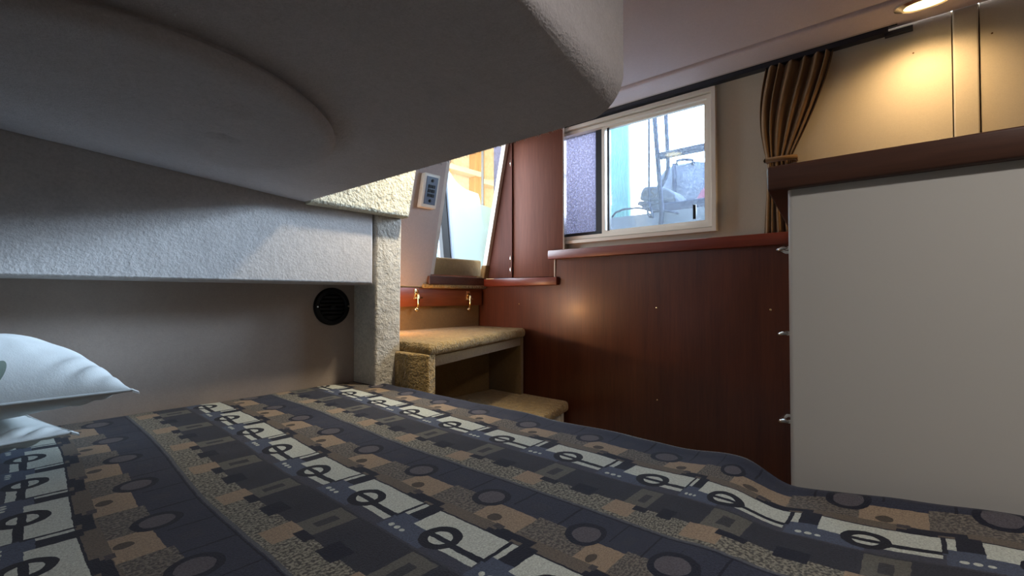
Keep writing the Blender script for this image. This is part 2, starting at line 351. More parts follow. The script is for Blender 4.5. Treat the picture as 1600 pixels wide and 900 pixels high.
# ------------------------------------------------------------------ berth
o = MB().box(-3.0, 3.12, -4.9, 4.99, -1.7, -0.5).build('berth_locker', WHITEL); tag(o, 'white berth base under the patterned mattress', 'berth base')
def cover_mat():
    t = NT('woven_geometric_cover'); uv = t.n('ShaderNodeTexCoord').outputs['UV']
    nz = t.n('ShaderNodeTexNoise'); t.set(nz, 'Vector', uv); t.set(nz, 'Scale', 26.0); t.set(nz, 'Detail', 3.0)
    vm = t.n('ShaderNodeVectorMath', operation='SUBTRACT'); t.set(vm, 0, nz.outputs['Color']); t.set(vm, 1, (0.5, 0.5, 0.5))
    vsn = t.n('ShaderNodeVectorMath', operation='SCALE'); t.set(vsn, 0, vm.outputs[0]); vsn.inputs['Scale'].default_value = 0.012
    va = t.n('ShaderNodeVectorMath', operation='ADD'); t.set(va, 0, uv); t.set(va, 1, vsn.outputs[0])
    sp = t.n('ShaderNodeSeparateXYZ'); t.set(sp, 0, va.outputs[0])
    PX, PY, SH = 1.151, 0.556, 0.139
    X = t.math('ADD', sp.outputs[0], 8 * PX - 1.282 + 0.13)
    n = t.math('FLOOR', t.math('DIVIDE', X, PX))
    p = t.math('SUBTRACT', t.math('SUBTRACT', X, t.math('MULTIPLY', n, PX)), 0.13)
    Y = t.math('SUBTRACT', t.math('ADD', sp.outputs[1], 20 * PY - 2.061), t.math('MULTIPLY', t.math('SUBTRACT', n, 8.0), SH))
    q = t.math('SUBTRACT', t.math('MODULO', t.math('ADD', Y, 0.26), PY), 0.26)      # -0.26 .. 0.296
    pile = t.noise(uv, 120, 2, 0.7); pile2 = t.noise(uv, 60, 4, 0.7)
    speck = t.ramp(t.noise(uv, 75, 2, 0.5), [(0.42, (0, 0, 0, 1)), (0.58, (1, 1, 1, 1))])
    col = lin((60, 61, 70))
    def rect(p0, p1, q0, q1):
        a = t.math('COMPARE', p, (p0 + p1) / 2, (p1 - p0) / 2)
        if q0 is None: return a
        return t.math('MULTIPLY', a, t.math('COMPARE', q, (q0 + q1) / 2, (q1 - q0) / 2))
    def disc(pc, qc, r0, r1):
        dp = t.math('SUBTRACT', p, pc); dq = t.math('SUBTRACT', q, qc)
        d = t.math('SQRT', t.math('ADD', t.math('MULTIPLY', dp, dp), t.math('MULTIPLY', dq, dq)))
        return t.math('COMPARE', d, (r0 + r1) / 2, (r1 - r0) / 2)
    WHT, TANB, TAN, NAVY, SLATE, BLUE, CHAR = lin((186, 190, 180)), lin((100, 90, 80)), lin((146, 127, 106)), lin((24, 27, 42)), lin((48, 51, 66)), lin((72, 80, 98)), lin((46, 47, 56))
    SPK = t.mix(speck, lin((70, 68, 64)), lin((140, 136, 122))); SPK2 = t.mix(speck, lin((72, 68, 66)), lin((116, 109, 100)))
    L = [
     (rect(0.16, 0.42, None, None), TANB), (rect(0.36, 0.625, None, None), SLATE), (rect(0.625, 0.79, None, None), SPK), (rect(0.79, 1.05, None, None), CHAR),
     (rect(0.612, 0.628, None, None), lin((84, 86, 92))), (rect(0.598, 0.606, None, None), NAVY),
     (rect(0.23, 0.405, 0.045, 0.296), SPK2), (rect(0.23, 0.405, -0.26, -0.215), SPK2),
     (rect(0.225, 0.382, -0.215, 0.045), TAN), (rect(0.15, 0.19, -0.16, 0.18), NAVY), (rect(0.165, 0.235, -0.10, 0.296), TANB),
     (rect(0.40, 0.60, 0.238, 0.250), NAVY), (rect(0.42, 0.60, -0.05, -0.04), NAVY), (rect(0.44, 0.52, -0.20, -0.12), lin((52, 54, 66))),
     (disc(0.272, -0.055, 0, 0.034), lin((74, 66, 58))),
     (rect(0.13, 0.218, -0.24, -0.135), NAVY), (rect(0.18, 0.222, -0.26, -0.135), NAVY), (rect(0.18, 0.222, 0.22, 0.296), NAVY), (rect(0.205, 0.24, -0.15, -0.10), lin((66, 62, 64))),
     (disc(0.414, 0.098, 0.066, 0.097), NAVY), (disc(0.414, 0.098, 0, 0.066), lin((84, 80, 86))),
     (rect(0.66, 0.80, 0.03, 0.18), TAN),
     (rect(0.752, 0.855, -0.255, -0.135), NAVY), (rect(0.80, 1.01, -0.015, 0.135), lin((92, 90, 84))), (rect(0.848, 0.952, 0.034, 0.084), lin((54, 54, 58))), (rect(0.75, 0.80, -0.045, 0.06), NAVY),
     (rect(0.855, 0.90, -0.24, -0.15), lin((48, 50, 58))),
     (rect(-0.118, 0.0, None, None), BLUE), (rect(-0.118, -0.02, -0.26, 0.0), lin((62, 64, 76))), (rect(1.033, 1.051, None, None), BLUE),
     (rect(0.0, 0.155, None, None), WHT), (rect(0.035, 0.18, 0.18, 0.262), NAVY), (rect(0.0, 0.035, 0.18, 0.296), BLUE), (rect(-0.01, 0.165, -0.26, -0.248), NAVY), (rect(-0.01, 0.165, 0.29, 0.296), NAVY),
     (rect(-0.066, -0.022, -0.25, -0.03), WHT), (rect(-0.03, 0.004, -0.25, -0.03), NAVY),
     (disc(-0.07, 0.245, 0, 0.014), WHT), (disc(-0.07, 0.207, 0, 0.014), WHT), (disc(-0.07, 0.17, 0, 0.012), WHT),
     (disc(0, 0, 0, 0.058), WHT), (rect(-0.018, 0.012, -0.06, 0.06), NAVY), (disc(0, 0, 0.052, 0.092), lin((24, 26, 38))),
    ]
    for f, c in L: col = t.mix(f, col, c)
    br = t.math('ADD', 0.1, t.math('MULTIPLY', t.math('ADD', t.math('MULTIPLY', pile, 1.2), pile2), 0.82))
    x = t.n('ShaderNodeMix', data_type='RGBA', blend_type='MULTIPLY'); t.set(x, 0, 1.0); t.set(x, 6, col)
    cb = t.n('ShaderNodeCombineColor');
    for i in range(3): t.set(cb, i, br)
    t.set(x, 7, cb.outputs[0])
    t.bump(t.math('ADD', pile, t.math('MULTIPLY', t.noise(uv, 420, 1, 0.5), 0.6)), 0.5, 0.003)
    return t.p(Base_Color=x.outputs[2], Roughness=0.85, Specular_IOR_Level=0.2, Sheen_Weight=0.1)
def sst(a, b, x):
    x = max(0.0, min(1.0, (x - a) / (b - a))); return x * x * (3 - 2 * x)
BX0, BX1, BY0, BY1 = -2.98, 3.195, -4.8, 4.985
def bedz(x, y):
    z = 0.010 * noise.noise(Vector((x * 1.3, y * 1.3, 3))) + 0.004 * noise.noise(Vector((x * 5, y * 5, 1)))
    e = BX1 - x
    z -= 0.10 * (1 - sst(0, 0.14, e)) ** 2
    side = sst(1.0, 2.7, x)
    drop = sst(0.0, 0.28, 0.78 - 0.10 * (2.9 - x) - y)
    z -= 0.085 * drop * side
    z += 0.075 * sst(0.25, 0.9, 0.55 - y) * side
    z += 0.012 * side * math.exp(-((y - 0.86) / 0.12) ** 2) * sst(2.1, 2.6, x)
    z += 0.006 * sst(2.2, 2.9, x) * math.sin(y * 9.0 + x * 2) * (1 - sst(0.9, 2.2, y)) * sst(-0.6, 0.1, y)
    z += 0.03 * math.exp(-((x - 3.05) / 0.12) ** 2) * sst(0.55, 0.1, y)
    z += 0.012 * math.exp(-((e - 0.16) / 0.05) ** 2) * (1 + noise.noise(Vector((0, y * 3, 5))))
    return z
NX, NY = 150, 300
def patx(x, y): return x - 0.088 * sst(2.4, 4.4, y) - 0.15 * sst(0.8, 0.35, y) * sst(1.4, 2.3, x)
def paty(y): return y - 0.20 * sst(1.06, 0.72, y)
def bu(a): return BX0 + (BX1 - BX0) * a
def bv(b): return BY0 + (BY1 - BY0) * b
m = MB(); g = m.grid(lambda a, b: (bu(a), bv(b), bedz(bu(a), bv(b))), NX, NY, lambda a, b: (patx(bu(a), bv(b)), paty(bv(b))))
ly_ = m.uv
low = [[m.bm.verts.new((v.co.x, v.co.y, -0.5)) for v in line] for line in ([g[i][0] for i in range(NX + 1)], [g[NX][j] for j in range(NY + 1)], [g[i][NY] for i in range(NX + 1)], [g[0][j] for j in range(NY + 1)])]
for line, lw in zip(([g[i][0] for i in range(NX + 1)], [g[NX][j] for j in range(NY + 1)], [g[i][NY] for i in range(NX + 1)], [g[0][j] for j in range(NY + 1)]), low):
    for k in range(len(line) - 1):
        f = m.bm.faces.new((line[k], line[k + 1], lw[k + 1], lw[k]))
        for l in f.loops: l[ly_].uv = (patx(l.vert.co.x, l.vert.co.y) + (0 - l.vert.co.z if l.vert.co.x > 3.1 else 0), paty(l.vert.co.y))
bed = thing('berth_mattress', (0, 0, -0.5), 'berth mattress in a navy, tan and white geometric woven cover', 'mattress')
m.build('woven_cover', cover_mat(), bed, smooth=True)

# ------------------------------------------------------------------ pillows
def cotton(name, mx, my, mz):
    t = NT(name); o = t.obj(); f = t.noise(o, 9, 4, 0.6); g = t.noise(o, 380, 2, 0.6)
    base = t.mix(f, lin((208, 212, 210)), lin((228, 231, 230)))
    if mx is not None:
        sp = t.n('ShaderNodeSeparateXYZ'); t.set(sp, 0, o)
        dx = t.math('SUBTRACT', sp.outputs[0], mx); dz = t.math('SUBTRACT', sp.outputs[2], mz)
        # short slanted printed leaf: an elongated ring
        a = t.math('ADD', t.math('MULTIPLY', dx, 0.5), t.math('MULTIPLY', dz, 0.866)); b = t.math('SUBTRACT', t.math('MULTIPLY', dz, 0.5), t.math('MULTIPLY', dx, 0.866))
        d = t.math('SQRT', t.math('ADD', t.math('POWER', t.math('DIVIDE', a, 0.030), 2.0), t.math('POWER', t.math('DIVIDE', b, 0.012), 2.0)))
        base = t.mix(t.math('COMPARE', d, 0.8, 0.25), base, lin((128, 142, 132)))
    t.bump(t.math('ADD', f, t.math('MULTIPLY', g, 0.15)), 0.35, 0.006)
    return t.p(Base_Color=base, Roughness=0.85, Specular_IOR_Level=0.2, Sheen_Weight=0.15)
def pillow(label, cx, cy, cz, a, b, T, tb, rot, seed, mat, tilt=0.0, pinch=0.07):
    r = thing('pillow', (cx, cy, cz), label, 'pillow', 'pillows stacked at the head of the berth')
    def edge(s, t):
        x = s * a * (1 - pinch * (1 - t * t)); y = t * b * (1 - 0.09 * (1 - s * s)); return x, y
    cr, sr = math.cos(rot), math.sin(rot)
    def place(x, y, z): return (cx + x * cr - y * sr, cy + x * sr + y * cr, cz + z + tilt * x)
    def P(top):
        def fn(u, v):
            s, t = math.sin((u - 0.5) * math.pi), math.sin((v - 0.5) * math.pi)
            x, y = edge(s, t)
            h = (max(0, 1 - abs(s) ** 2.4) * max(0, 1 - abs(t) ** 2.2)) ** 0.55
            w = 0.07 * noise.noise(Vector((x * 3 + seed, y * 3, 1))) + 0.04 * noise.noise(Vector((x * 8, y * 8, seed)))
            # puckers pulled in from the corners
            ck = math.exp(-((abs(s) - 0.86) ** 2 + (abs(t) - 0.8) ** 2) * 26) * 0.045 * math.sin((x - y) * 42 + seed)
            return place(x, y, (T if top else -tb) * h * (1 + w) + ck * h)
        return fn
    m = MB(); m.grid(P(True), 64, 48); m.grid(P(False), 64, 48); bmesh.ops.remove_doubles(m.bm, verts=m.bm.verts, dist=0.0008)
    m.build('pillowcase', mat, r, smooth=True)
    pts = []
    for k in range(160):
        q = k / 40; i = int(q); f = (q - i) * 2 - 1; f = math.sin(f * math.pi / 2)
        s, t = [(f, -1), (1, f), (-f, 1), (-1, -f)][i]; x, y = edge(s, t); pts.append(place(x, y, 0.0))
    pts.append(pts[0])
    MB().tube(pts, 0.009, 6, cap=False).build('seam_piping', mat, r, smooth=True)
    x, y = edge(1, -1); p = Vector(place(x, y, 0))
    MB().hexa([p + Vector(d) for d in ((0, 0.012, -0.008), (0.03, 0.004, -0.022), (0.034, -0.016, -0.03), (-0.004, -0.012, -0.012))],
              [p + Vector(d) for d in ((0, 0.012, 0.006), (0.03, 0.004, -0.01), (0.034, -0.016, -0.018), (-0.004, -0.012, 0.004))]).build('corner_tag', mat, r)
    return r
pillow('lower white pillow lying flat on the patterned mattress', -0.57, 4.30, 0.135, 0.92, 0.42, 0.09, 0.13, 0.20, 4.1, cotton('white_cotton_plain', None, 0, 0), pinch=0.015)
pillow('plump white pillow with a grey-green print on top of the other pillow', -0.30, 4.42, 0.38, 0.98, 0.52, 0.41, 0.16, 0.02, 1.7, cotton('white_cotton_printed', 0.121, 0, 0.052))

# ------------------------------------------------------------------ steps to the companionway
def lerp(a, b, t): return tuple(x + (y - x) * t for x, y in zip(a, b))
us = thing('upper_step', (4.6, 4.9, -0.6), 'upper companionway step covered in tan loop carpet, hollow below', 'step')
FL, FR = (3.26, 4.02), (5.97, 4.86)         # front nose, angled across the stairwell
def slab(pts, z0, z1, bw, seg=5, disp=0.0):
    m = MB().prism(pts, 'z', z0, z1); m.bevel(bw, seg, lambda e: True); return m
MB_t = slab([FL, FR, (5.97, 6.02), (3.32, 6.02), (3.27, 4.5)], 0.33, 0.475, 0.06)
MB_t.build('tread', TANC, us, angle=50)
d = Vector((FR[0] - FL[0], FR[1] - FL[1], 0)).normalized(); nrm = Vector((-d.y, d.x, 0))
def along(t, back): p = Vector((FL[0], FL[1], 0)) + (Vector((FR[0], FR[1], 0)) - Vector((FL[0], FL[1], 0))) * t + nrm * back; return (p.x, p.y)
MB().prism([along(0.0, 0.015), along(0.055, 0.015), along(0.055, 0.2), (3.42, 5.9), (3.31, 5.9), along(0.0, 0.3)], 'z', -1.7, 0.36).bevel(0.025, 3).build('side_panel', TANC, us, angle=50)
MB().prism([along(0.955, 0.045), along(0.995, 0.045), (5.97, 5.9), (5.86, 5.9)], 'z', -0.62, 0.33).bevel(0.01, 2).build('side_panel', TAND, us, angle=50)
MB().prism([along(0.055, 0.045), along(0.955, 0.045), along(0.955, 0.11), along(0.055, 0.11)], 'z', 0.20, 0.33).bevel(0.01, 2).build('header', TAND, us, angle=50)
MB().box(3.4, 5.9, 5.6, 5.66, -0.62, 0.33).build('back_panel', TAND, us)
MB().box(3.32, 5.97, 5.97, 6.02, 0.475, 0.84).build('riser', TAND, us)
ls = thing('lower_step', (5.0, 4.2, -1.7), 'lower companionway step with tan carpet on a white base', 'step')
gl = Vector((6.0 - 4.93, 4.02 - 3.77, 0)).normalized(); gp = lambda x: 4.02 - (6.0 - x) * gl.y / gl.x
slab([(3.45, gp(3.45)), (5.98, gp(5.98)), (5.98, 5.58), (3.45, 5.58)], -0.76, -0.60, 0.06).build('tread', TANC, ls, angle=50)
MB().prism([(3.5, gp(3.5) + 0.09), (5.86, gp(5.86) + 0.09), (5.86, 5.5), (3.5, 5.5)], 'z', -1.7, -0.76).build('base_box', WHITEP, ls)
MB().prism([(5.80, gp(5.8) + 0.07), (5.90, gp(5.9) + 0.07), (5.90, gp(5.9) + 0.2), (5.80, gp(5.8) + 0.2)], 'z', -1.7, -0.77).build('corner_strip', WHITEP, ls)
# fascia board with two latches
fb = thing('fascia_board', (5.0, 5.9, 0.83), 'orange-brown wooden board with two brass latches above the upper step', 'board')
MB().box(3.30, 5.985, 5.90, 5.97, 0.84, 1.135).bevel(0.008, 2).build('board', BOARDW, fb, angle=40)
for (u, v) in ((650, 461), (731, 463)):
    p = at(u, v, 'y', 5.9); x, z = p.x, p.z + 0.02
    lt = MB().box(x - 0.042, x + 0.042, 5.885, 5.90, z - 0.09, z + 0.075).bevel(0.008, 2).build('latch', BRASS, fb, angle=40)
    MB().tube([(x - 0.075, 5.865, z - 0.075), (x + 0.095, 5.865, z - 0.062)], 0.015, 8).build('cross_pin', BRASS, lt, smooth=True)
    MB().tube([(x, 5.885, z + 0.02), (x + 0.004, 5.845, z - 0.02), (x + 0.012, 5.85, z - 0.15), (x + 0.004, 5.87, z - 0.22)], 0.02, 8).build('hook_arm', BRASS, lt, smooth=True)
    MB().lathe((x - 0.010, 5.86, z - 0.245), (0, -1, 0), [(0.025, -0.02), (0.038, -0.008), (0.038, 0.008), (0.02, 0.022)], 12).build('catch_knob', BRASS, lt, smooth=True)
    for (sx, sz) in ((-0.02, 0.045), (0.02, 0.045)): MB().lathe((x + sx, 5.885, z + sz), (0, -1, 0), [(0.009, 0), (0.006, 0.008)], 8).build('screw', BRASS, lt)

# courtesy lamp on the stair side of the partition (its glow shows on the board, carpet and cherry panel)
WARM = (1.0, 0.45, 0.14)
cl = thing('courtesy_lamp', (3.31, 5.62, 0.72), 'small warm courtesy lamp on the stair side of the carpeted post', 'lamp')
MB().lathe((3.295, 5.62, 0.72), (1, 0, 0), [(0.075, 0), (0.075, 0.015), (0.06, 0.03)], 24, cap=False).build('bezel', CHROME, cl, angle=40)
MB().lathe((3.295, 5.62, 0.72), (1, 0, 0), [(0.058, 0.004), (0.05, 0.022)], 24).build('lens', glow('warm_lens', (255, 190, 110), 6), cl)
ld = bpy.data.lights.new('courtesy_light', 'AREA'); ld.shape = 'DISK'; ld.size = 0.1 * S; ld.energy = 2.2; ld.color = WARM
lo = bpy.data.objects.new('courtesy_light', ld); scene.collection.objects.link(lo); lo.location = W(3.34, 5.62, 0.72); lo.rotation_euler = Vector((1, 0, 0)).to_track_quat('-Z', 'Y').to_euler()

# ------------------------------------------------------------------ cherry cabinet under the window
cb = thing('cherry_cabinet', (6.0, 3.5, -1.7), 'cherry veneer cabinet front with stepped ledges under the window', 'cabinet')
MB().prism([(0.6, -1.7), (6.02, -1.7), (6.02, 1.18), (4.30, 1.18), (4.30, 1.59), (0.6, 1.59)], 'x', 6.0, 6.14).build('front_panel', CHERRY, cb)
MB().box(5.93, 6.148, 0.95, 4.39, 1.585, 1.725).bevel(0.012, 2).build('upper_ledge', CHERRYH, cb, angle=40)
MB().box(5.93, 6.148, 4.22, 5.82, 1.175, 1.305).bevel(0.012, 2).build('lower_ledge', CHERRYH, cb, angle=40)
MB().box(5.985, 6.0, 4.285, 4.305, 1.30, 1.585).build('edge_strip', plain('pale_edge', (190, 170, 150), 0.4), cb)
for (u, v) in ((1026, 481), (1204, 484), (1027, 625), (811, 475)):
    p = at(u, v, 'x', 6.0); MB().lathe(p, (-1, 0, 0), [(0.012, -0.002), (0.012, 0.003), (0.006, 0.006)], 8).build('screw_cap', BRASS, cb)
# open cabin door folded against the hull side
dr = thing('door_1', (6.08, 4.7, 1.31), 'brown veneered cabin door folded back beside the window', 'door', kind='structure')
MB().box(6.03, 6.09, 4.16, 5.235, 1.315, 3.72).bevel(0.006, 2).build('door_leaf', DOORW, dr, angle=40)
MB().box(6.02, 6.09, 4.135, 4.158, 1.735, 3.72).build('chrome_edge', CHROME, dr)
for z in (1.44, 1.64, 3.3):
    hg = MB().box(6.015, 6.035, 5.19, 5.27, z - 0.055, z + 0.055).build('hinge', BLACK, dr)
    MB().tube([(6.012, 5.238, z - 0.06), (6.012, 5.238, z + 0.06)], 0.014, 8).build('hinge_pin', CHROME, hg, smooth=True)

# ------------------------------------------------------------------ sliding window
wn = thing('window_1', (WX, 3.1, 1.83), 'cream framed sliding window with wet glass, looking out at an outboard motor', 'window', kind='structure')
def ring(y0, y1, z0, z1, w, x0, x1):
    m = MB()
    m.prism([(y0, z0), (y1, z0), (y1 - w, z0 + w), (y0 + w, z0 + w)], 'x', x0, x1)
    m.prism([(y0, z1), (y0 + w, z1 - w), (y1 - w, z1 - w), (y1, z1)], 'x', x0, x1)
    m.prism([(y0, z0), (y0 + w, z0 + w), (y0 + w, z1 - w), (y0, z1)], 'x', x0, x1)
    m.prism([(y1, z0), (y1, z1), (y1 - w, z1 - w), (y1 - w, z0 + w)], 'x', x0, x1)
    return m
ring(1.875, 4.52, 1.825, 3.665, 0.05, WX - 0.07, WX + 0.16).build('outer_frame', FRAME, wn)
ring(1.942, 4.46, 1.890, 3.60, 0.05, WX - 0.02, WX + 0.15).build('inner_frame', FRAME, wn)
ring(1.99, 3.56, 1.935, 3.57, 0.055, WX + 0.035, WX + 0.10).build('sash', FRAME, wn)
MB().box(WX + 0.03, WX + 0.09, 3.43, 3.465, 1.98, 3.53).build('dark_gasket', BLACKR, wn)
GLS = glass('wet_glass', (0.86, 0.93, 1.0), 0.10, scale=230, lo=0.45, hi=0.7)
MB().box(WX + 0.055, WX + 0.062, 2.04, 3.505, 1.98, 3.525).build('pane', GLS, wn)
MB().box(WX + 0.065, WX + 0.105, 3.56, 3.68, 1.93, 3.58).build('dark_stile', BLACKR, wn)
MB().box(WX + 0.065, WX + 0.105, 3.68, 4.45, 1.93, 2.0).build('dark_rail', BLACKR, wn)
MB().box(WX + 0.08, WX + 0.087, 3.66, 4.45, 1.98, 3.58).build('pane', glass('frosted_wet_glass', (0.62, 0.62, 0.70), 0.7, dirt_rgb=(124, 122, 136), scale=110, lo=0.40, hi=0.66, base=0.1), wn)
a, b = at(1083, 320, 'x', WX + 0.04), at(1088, 342, 'x', WX + 0.04)
MB().box(WX + 0.02, WX + 0.05, b.y, a.y, b.z, a.z).bevel(0.006, 2).build('catch', BLACK, wn)

# curtain track and curtain
tk = thing('curtain_track', (6.1, 2.2, 3.70), 'dark blue-black curtain track above the window', 'curtain track')
MB().box(6.03, 6.13, 0.17, 5.2, 3.685, 3.745).build('rail', NAVYT, tk)
MB().box(6.0, 6.03, 0.10, 5.2, 3.730, 3.745).build('bright_lip', CHROME, tk)
MB().box(6.06, 6.12, -0.02, 0.2, 3.66, 3.70).build('end_stop', NAVYT, tk)
cu = thing('curtain', (6.08, 1.1, 1.73), 'tan curtain gathered in with a tie beside the window', 'curtain')
def cloth(u, v):
    z = 3.69 - v * (3.69 - 1.735)
    zt = 2.58
    g = math.exp(-((z - zt) / 0.30) ** 2) if z < zt else math.exp(-((z - zt) / 0.62) ** 2)
    y0 = 1.29 + 0.07 * math.sin(max(0, (3.69 - z) / 1.11) * math.pi) ; y1 = 0.63 + 0.41 * max(0, (3.69 - z) / 1.11) ** 1.35 if z > zt else 1.04 - 0.15 * (zt - z)
    if z < zt: y0 = 1.28 + 0.05 * (zt - z)
    y = y0 + (y1 - y0) * u
    ph = 2 * math.pi * (6.5 * u + 0.3 * math.sin(u * 6.3)) + 0.8 * math.sin(2.2 * v)
    amp = 0.045 * (1 - 0.55 * g)
    return (6.075 + amp * math.sin(ph) + 0.01 * noise.noise(Vector((u * 9, v * 5, 0))), y + 0.012 * math.sin(ph * 0.5 + 1), z)
m = MB(); m.grid(cloth, 160, 60); cc = m.build('cloth', CURT, cu, smooth=True)
sm = cc.modifiers.new('thickness', 'SOLIDIFY'); sm.thickness = 0.002
MB().tube([(6.015, 1.29, 2.58), (6.0, 1.14, 2.575), (6.02, 0.99, 2.57), (6.13, 1.0, 2.57), (6.14, 1.28, 2.58), (6.015, 1.29, 2.58)], 0.03, 8, cap=False).build('tie_band', CURT, cu, smooth=True)

# ------------------------------------------------------------------ ceiling lamp
LX, LY, LZ = 5.73, -0.11, 3.745
lp = thing('ceiling_lamp', (LX, LY, LZ), 'oval chrome downlight glowing yellow in the soffit', 'lamp')
def oval(m):
    for v in m.bm.verts: v.co.x = LX + (v.co.x - LX) * 0.55
    return m
oval(MB().lathe((LX, LY, LZ), (0, 0, -1), [(0.235, 0), (0.23, 0.02), (0.18, 0.04), (0.16, 0.035)], 40, cap=False)).build('bezel', CHROME, lp, angle=40)
oval(MB().lathe((LX, LY, LZ), (0, 0, -1), [(0.16, 0.0), (0.16, 0.03), (0.10, 0.038)], 32)).build('lens', glow('yellow_lens', (255, 226, 140), 6), lp, angle=40)
ld = bpy.data.lights.new('downlight', 'SPOT'); ld.spot_size = math.radians(156); ld.spot_blend = 1.0; ld.shadow_soft_size = 0.04; ld.energy = 20; ld.color = (1.0, 0.67, 0.33)
lo = bpy.data.objects.new('downlight', ld); scene.collection.objects.link(lo); lo.location = W(LX, LY, LZ - 0.06)

# further downlights of the same kind in the headliner
def downlight(x, y, label, energy, color, cone, aim=(0, 0, -1)):
    l2 = thing('ceiling_lamp', (x, y, 3.78), label, 'lamp')
    MB().lathe((x, y, 3.78), (0, 0, -1), [(0.215, 0), (0.21, 0.02), (0.17, 0.04), (0.15, 0.035)], 40, cap=False).build('bezel', CHROME, l2, angle=40)
    MB().lathe((x, y, 3.78), (0, 0, -1), [(0.15, 0.0), (0.15, 0.03), (0.10, 0.042)], 32).build('lens', glow('headliner_lens', (255, 236, 170), 6), l2, angle=40)
    ld = bpy.data.lights.new('downlight', 'SPOT'); ld.spot_size = math.radians(cone); ld.spot_blend = 1.0; ld.shadow_soft_size = 0.05; ld.energy = energy; ld.color = color
    lo = bpy.data.objects.new('downlight', ld); scene.collection.objects.link(lo); lo.location = W(x, y, 3.70); lo.rotation_euler = Vector(aim).to_track_quat('-Z', 'Y').to_euler()
downlight(3.6, 3.5, 'round chrome downlight in the headliner above the steps', 56, (1.0, 0.86, 0.64), 88, (-0.20, 0.34, -1))
downlight(1.2, -1.2, 'round chrome downlight in the headliner over the near end of the berth', 40, (1.0, 0.94, 0.90), 165)

# ------------------------------------------------------------------ white cabinet with counter
wc = thing('galley_cabinet', (4.5, -1.2, -1.7), 'tall white laminate cabinet with a dark wooden counter', 'cabinet')
m = MB().box(3.2, 5.9, -4.9, 0.575, -1.7, 1.645)
m.bevel(0.03, 4, lambda e: all(v.co.x < 3.3 and v.co.y > 0 for v in e.verts))
m.build('side_panel', WHITEL, wc, angle=40)
m = MB().prism([(3.15, -4.9), (3.15, 0.672), (5.9, 1.0), (5.9, -4.9)], 'z', 1.64, 1.79)
m.bevel(0.015, 3).build('counter', COUNTW, wc, angle=40)
for (u, v) in ((1222, 391), (1214, 522), (1221, 657)):
    p = at(u, v, 'x', 3.34); z = p.z
    hd = MB().tube([(3.30, 0.565, z + 0.01), (3.305, 0.625, z + 0.008), (3.32, 0.648, z), (3.50, 0.648, z), (3.52, 0.62, z), (3.52, 0.565, z)], 0.012, 8).build('drawer_pull', CHROME, wc, smooth=True)

# ------------------------------------------------------------------ switch plate
def lp_(x, z, off): return (x, ly(z) - off, z)
sp = thing('switch_plate', (4.55, 5.5, 2.4), 'cream switch plate with a dark face on the bulkhead beside the companionway', 'switch plate')
q = [at(u, v, 'y', 5.52) for u, v in ((661, 272), (684, 281), (680, 327), (654, 322))]
x0, x1, z0, z1 = 4.30, 4.60, 2.33, 2.83
def slabl(xa, xb, za, zb, o0, o1): return MB().hexa([lp_(xa, za, o0), lp_(xb, za, o0), lp_(xb, zb, o0), lp_(xa, zb, o0)], [lp_(xa, za, o1), lp_(xb, za, o1), lp_(xb, zb, o1), lp_(xa, zb, o1)])
slabl(x0, x1, z0, z1, 0.0, 0.10).bevel(0.022, 3).build('housing', WHITEP, sp, angle=40)
fp = slabl(x0 + 0.045, x1 - 0.045, z0 + 0.05, z1 - 0.05, 0.095, 0.108).build('face_plate', plain('slate_blue_plate', (78, 86, 104), 0.4), sp)
xc = (x0 + x1) / 2
for zc, nm in ((z1 - 0.105, 'round_button'), (z0 + 0.105, 'round_button')):
    MB().lathe(lp_(xc, zc, 0.105), (0, -1, -0.22), [(0.024, 0), (0.024, 0.012), (0.014, 0.018)], 14).build(nm, BLACK, fp)
for i in range(3):
    zc = z1 - 0.19 - i * 0.065
    for sx in (-1, 1): slabl(xc + sx * 0.034 - 0.027, xc + sx * 0.034 + 0.027, zc - 0.022, zc + 0.022, 0.106, 0.118).build('rocker_key', BLACK, fp)

# ------------------------------------------------------------------ outside the companionway
gd = thing('glass_door', (4.95, 6.6, 1.66), 'opened glass companionway door seen edge on with a dark frame', 'glass door')
ta, ba = at(690, 255, 'y', 6.75), at(706, 407, 'y', 6.75)
def edgeblk(w0, w1, y0, y1): return MB().hexa([(ba.x + w0, y0, ba.z), (ba.x + w1, y0, ba.z), (ta.x + w1, y0, ta.z + 0.8), (ta.x + w0 - 0.02, y0, ta.z + 0.8)], [(ba.x + w0, y1, ba.z), (ba.x + w1, y1, ba.z), (ta.x + w1, y1, ta.z + 0.8), (ta.x + w0 - 0.02, y1, ta.z + 0.8)])
edgeblk(-0.24, -0.05, 6.70, 6.80).build('dark_frame', BLACKR, gd)
edgeblk(-0.05, 0.0, 6.66, 7.05).build('aluminium_frame', plain('blue_grey_aluminium', (150, 165, 190), 0.4), gd)
edgeblk(0.0, 0.035, 6.70, 7.0).build('glass_edge', plain('dark_green_glass_edge', (14, 44, 34), 0.2), gd)
mo = thing('cockpit_moulding', (6.0, 8.0, 0.5), 'pale blue-white fibreglass cockpit moulding with a curved top outside the companionway', 'moulding')
ICE = plain('pale_blue_gelcoat', (176, 204, 216), 0.35, vary=0.02)
MY = 8.0
prof = [at(u, v, 'y', MY) for u, v in ((640, 230), (690, 252), (702, 268), (712, 283), (719, 292), (728, 296), (748, 302), (751, 312), (753, 340), (756, 365), (764, 368), (800, 370), (800, 420), (640, 420))]
MB().prism([(p.x, p.z) for p in prof], 'y', MY, MY + 0.25).bevel(0.03, 2).build('side_moulding', ICE, mo, angle=40)
prof = [at(u, v, 'y', 8.6) for u, v in ((740, 318), (756, 320), (765, 326), (800, 330), (800, 420), (740, 420))]
MB().prism([(p.x, p.z) for p in prof], 'y', 8.6, 8.8).bevel(0.03, 2).build('locker_moulding', ICE, mo, angle=40)
